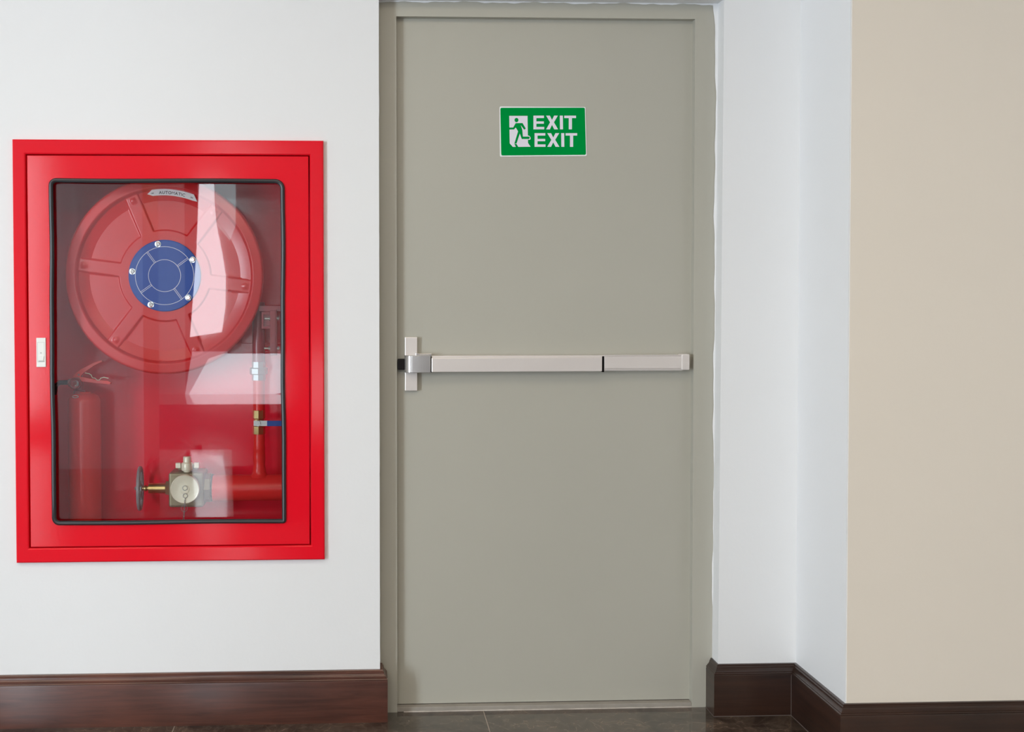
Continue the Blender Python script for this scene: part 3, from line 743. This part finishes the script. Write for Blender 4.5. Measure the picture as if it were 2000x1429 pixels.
b = MB().cyl((vx(268), VY, za), (vx(292), VY, za), 4.4*kp, seg=16); b.lathe([(6*kp, 0), (6.5*kp, .003), (5*kp, 0.006)], (vx(283), VY, za), (1, 0, 0), 16)
b.build('spindle', M['brass'], valve, merge=False)
# handwheel turned edge-on
hx = vx(273.5); hub_o = MB()
R_ = 39.5*kp
hub_o.tube([(hx-0.085*R_*math.cos(2*PI*i/48), VY+R_*math.cos(2*PI*i/48), za+R_*math.sin(2*PI*i/48)) for i in range(48)], 3.7*kp, 12, closed=True)
hw = hub_o.build('handwheel', M['wheel'], valve)
b = MB()
for k in range(4):
    a = PI/4+k*PI/2; b.cyl((hx, VY, za), (hx-0.085*R_*math.cos(a), VY+R_*math.cos(a), za+R_*math.sin(a)), 2.6*kp, seg=10)
b.lathe([(8*kp, 0), (8*kp, 8*kp)], (hx-4*kp, VY, za), (1, 0, 0), 20)
b.build('wheel_spokes', M['wheel'], hw, merge=False)
MB().lathe([(3.4*kp, 0), (3.4*kp, 7*kp)], (hx-10*kp, VY, za), (1, 0, 0), 6).build('wheel_nut', M['steel'], hw, angle=20)
# outlet towards the room with its cap
CPY = VY-0.085
cc = at(361, 955.5, CPY); kc = pxs(CPY)
MB().cyl((cc.x, CPY+0.014, cc.z), (cc.x, VY, cc.z), 0.034, seg=36).build('outlet', M['brass_cast'], valve)
capo = MB().lathe([(27.6*kc, 0.02), (28*kc, 0.018), (28*kc, 0.002), (26.5*kc, 0.0), (25*kc, 0.0008), (9*kc, 0.0008), (8*kc, 0.0), (0.0003, 0.0)], (cc.x, CPY, cc.z), (0, 1, 0), 64, cap=False).build('outlet_cap', M['brass_pale'], valve, angle=25)
# chain: rings and links hanging from the cap
def ring_tube(x, y, z, r, t, tilt=0.0, elong=1.0):
    return MB().tube([(x+r*math.cos(2*PI*i/16)*math.cos(tilt), y+r*math.cos(2*PI*i/16)*math.sin(tilt), z+elong*r*math.sin(2*PI*i/16)) for i in range(16)], t, 6, closed=True)
q = at(361, 953, CPY-0.002); ring_tube(q.x, CPY-0.0015, q.z, 4.6*kc, 0.0009).build('chain_ring', M['steel'], capo)
q = at(361.5, 968, CPY-0.002); ring_tube(q.x, CPY-0.0015, q.z, 4.3*kc, 0.0009).build('chain_ring', M['steel'], capo)
n = 14
for i in range(n):
    q = at(361.5-3.5*i/n, 975+i*3.5, CPY-0.002)
    ring_tube(q.x, CPY-0.0025, q.z, 1.35*kc, 0.0006, tilt=(0.25 if i % 2 else 1.35), elong=1.9).build('chain_link', M['steel'], capo)
q = at(360, 992, CPY-0.002); ring_tube(q.x, CPY-0.002, q.z, 6*kc, 0.0006, 0.2, 1.15).build('chain_ring', M['steel'], capo)
# plug on top
tz = at(365, 985, VY-0.03)
def tX(px): return at(px, 915, VY-0.03).x
def tZ(py): return at(365, py, VY-0.03).z
k3 = pxs(VY-0.03)
b = MB().lathe([(7*k3, tZ(930)-tZ(930)), (7*k3, tZ(919)-tZ(930)), (10.5*k3, tZ(918)-tZ(930)), (11*k3, tZ(916)-tZ(930)), (11*k3, tZ(905)-tZ(930)), (10*k3, tZ(903)-tZ(930)), (7.6*k3, tZ(902)-tZ(930)), (7.6*k3, tZ(893)-tZ(930)), (6.6*k3, tZ(891)-tZ(930))], (tX(365.5), VY-0.03, tZ(930)), (0, 0, 1), 24)
b.build('top_plug', M['brass_pale'], valve, angle=30)
for x0, x1 in ((342.5, 352.5), (378, 388)):
    b = MB().box(tX(x0), tX(x1), VY-0.028, VY-0.012, tZ(914), tZ(904))
    b.build('coupling_lug', M['brass_pale'], valve, smooth=False, bevel=0.0012)
MB().box(tX(346), tX(385), VY-0.016, VY+0.004, tZ(919), tZ(908)).build('lug_bar', M['brass_cast'], valve, smooth=False, bevel=0.002)

# ------------------------------------------------------------------ extinguisher
EY = 0.165
ke = pxs(EY)
ec = at(166, 900, EY)
ez0 = bz0+tt
ext = thing('fire_extinguisher', 'slim red fire extinguisher standing in the left of the cabinet', 'extinguisher', (ec.x, EY, ez0))
def ezz(py): return at(166, py, EY).z
def ep(px, py, dy=0.0): q = at(px, py, EY+dy); return Vector((q.x, EY+dy, q.z))
R_ = 31*ke
prof = [(R_*.93, 0), (R_, 0.004), (R_, 0.012), (R_*.97, 0.018), (R_, 0.024), (R_, ezz(783)-ez0)]
for k in range(1, 9):
    a = PI/2*k/8; prof.append((R_*(0.40+0.60*math.cos(a)), ezz(783)-ez0+(ezz(767)-ezz(783))*math.sin(a)))
prof.append((R_*.38, ezz(765)-ez0))
MB().lathe(prof, (ec.x, EY, ez0), (0, 0, 1), 48).build('cylinder', M['red_pipe'], ext, angle=50)
nx = ep(148, 765).x
b = MB().lathe([(11*ke, ezz(769)-ezz(769)), (11*ke, ezz(763)-ezz(769)), (8*ke, ezz(761)-ezz(769)), (8*ke, ezz(738)-ezz(769)), (6*ke, ezz(733)-ezz(769))], (ep(155, 769).x, EY, ezz(769)), (0, 0, 1), 24)
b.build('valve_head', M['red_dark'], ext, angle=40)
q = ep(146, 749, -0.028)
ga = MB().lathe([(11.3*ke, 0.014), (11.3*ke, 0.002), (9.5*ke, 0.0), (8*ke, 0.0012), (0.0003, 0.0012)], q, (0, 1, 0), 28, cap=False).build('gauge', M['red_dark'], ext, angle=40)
MB().lathe([(8*ke, 0.0012), (7.2*ke, 0.0), (4.2*ke, 0.0), (3.6*ke, 0.001), (0.0003, 0.001)], q+Vector((0, -0.0012, 0)), (0, 1, 0), 24, cap=False).build('gauge_dial', M['chrome'], ga, angle=30)
def flat_path(pts, w_, d0, d1):       # flat bar along a polyline in the XZ plane
    b = MB(); P = [Vector((p.x, p.z)) for p in pts]; up = []; lo = []
    for i, p in enumerate(P):
        t = (P[min(i+1, len(P)-1)]-P[max(i-1, 0)]).normalized(); nrm = Vector((-t.y, t.x)); ww = w_[i] if isinstance(w_, list) else w_
        up.append(tuple(p+nrm*ww)); lo.append(tuple(p-nrm*ww))
    return b.prism(lo+up[::-1], EY+d0, EY+d1)
flat_path([ep(146, 740), ep(154, 732), ep(162, 724), ep(172, 718), ep(184, 711), ep(194, 706.5), ep(201, 704.5)], [5*ke, 5.5*ke, 4.5*ke, 3.6*ke, 3*ke, 2.4*ke, 1.7*ke], -0.012, 0.010).build('lever', M['red_pipe'], ext, smooth=False, bevel=0.001)
flat_path([ep(152, 740), ep(160, 739.5), ep(172, 741.5), ep(186, 743.5), ep(200, 745), ep(211, 746), ep(217, 748)], [4.5*ke, 4.5*ke, 4*ke, 3.6*ke, 3.4*ke, 3.4*ke, 2.2*ke], -0.012, 0.010).build('carry_handle', M['red_pipe'], ext, smooth=False, bevel=0.001)
q = ep(153.5, 731.5, -0.013)
MB().cyl(q, q+Vector((0, 0.026, 0)), 2.2*ke, seg=12).build('pivot_pin', M['chrome'], ext)
MB().tube([ep(166, 728, -0.014), ep(174, 729.5, -0.014), ep(178, 732, -0.014), ep(180.5, 737.5, -0.014), ep(185, 738, -0.014), ep(190, 742, -0.014), ep(194, 742, -0.014), ep(197, 738, -0.014), ep(203, 736.5, -0.014), ep(212, 738.5, -0.014)], 0.0012, 8).build('safety_wire', M['brass_pale'], ext)
MB().tube([ep(138, 747, 0), ep(128, 746.5, 0.0), ep(117, 747, 0.002), ep(109, 752, 0.01), ep(106, 770, 0.014)], 0.0075, 10).build('discharge_hose', M['rubber'], ext)
MB().lathe([(7.4*ke, 0), (7.4*ke, 0.012)], ep(139, 747, 0)-Vector((0.008, 0, 0)), (1, 0, 0), 8).build('hose_nut', M['steel'], ext, angle=20)
MB().tube([ep(137+6*math.cos(2*PI*i/20)+10, 774.5+2.2*math.sin(2*PI*i/20), -0.046+0.0*i) for i in range(20)], 0.0009, 6, closed=True).build('seal_tag', M['steel'], ext)
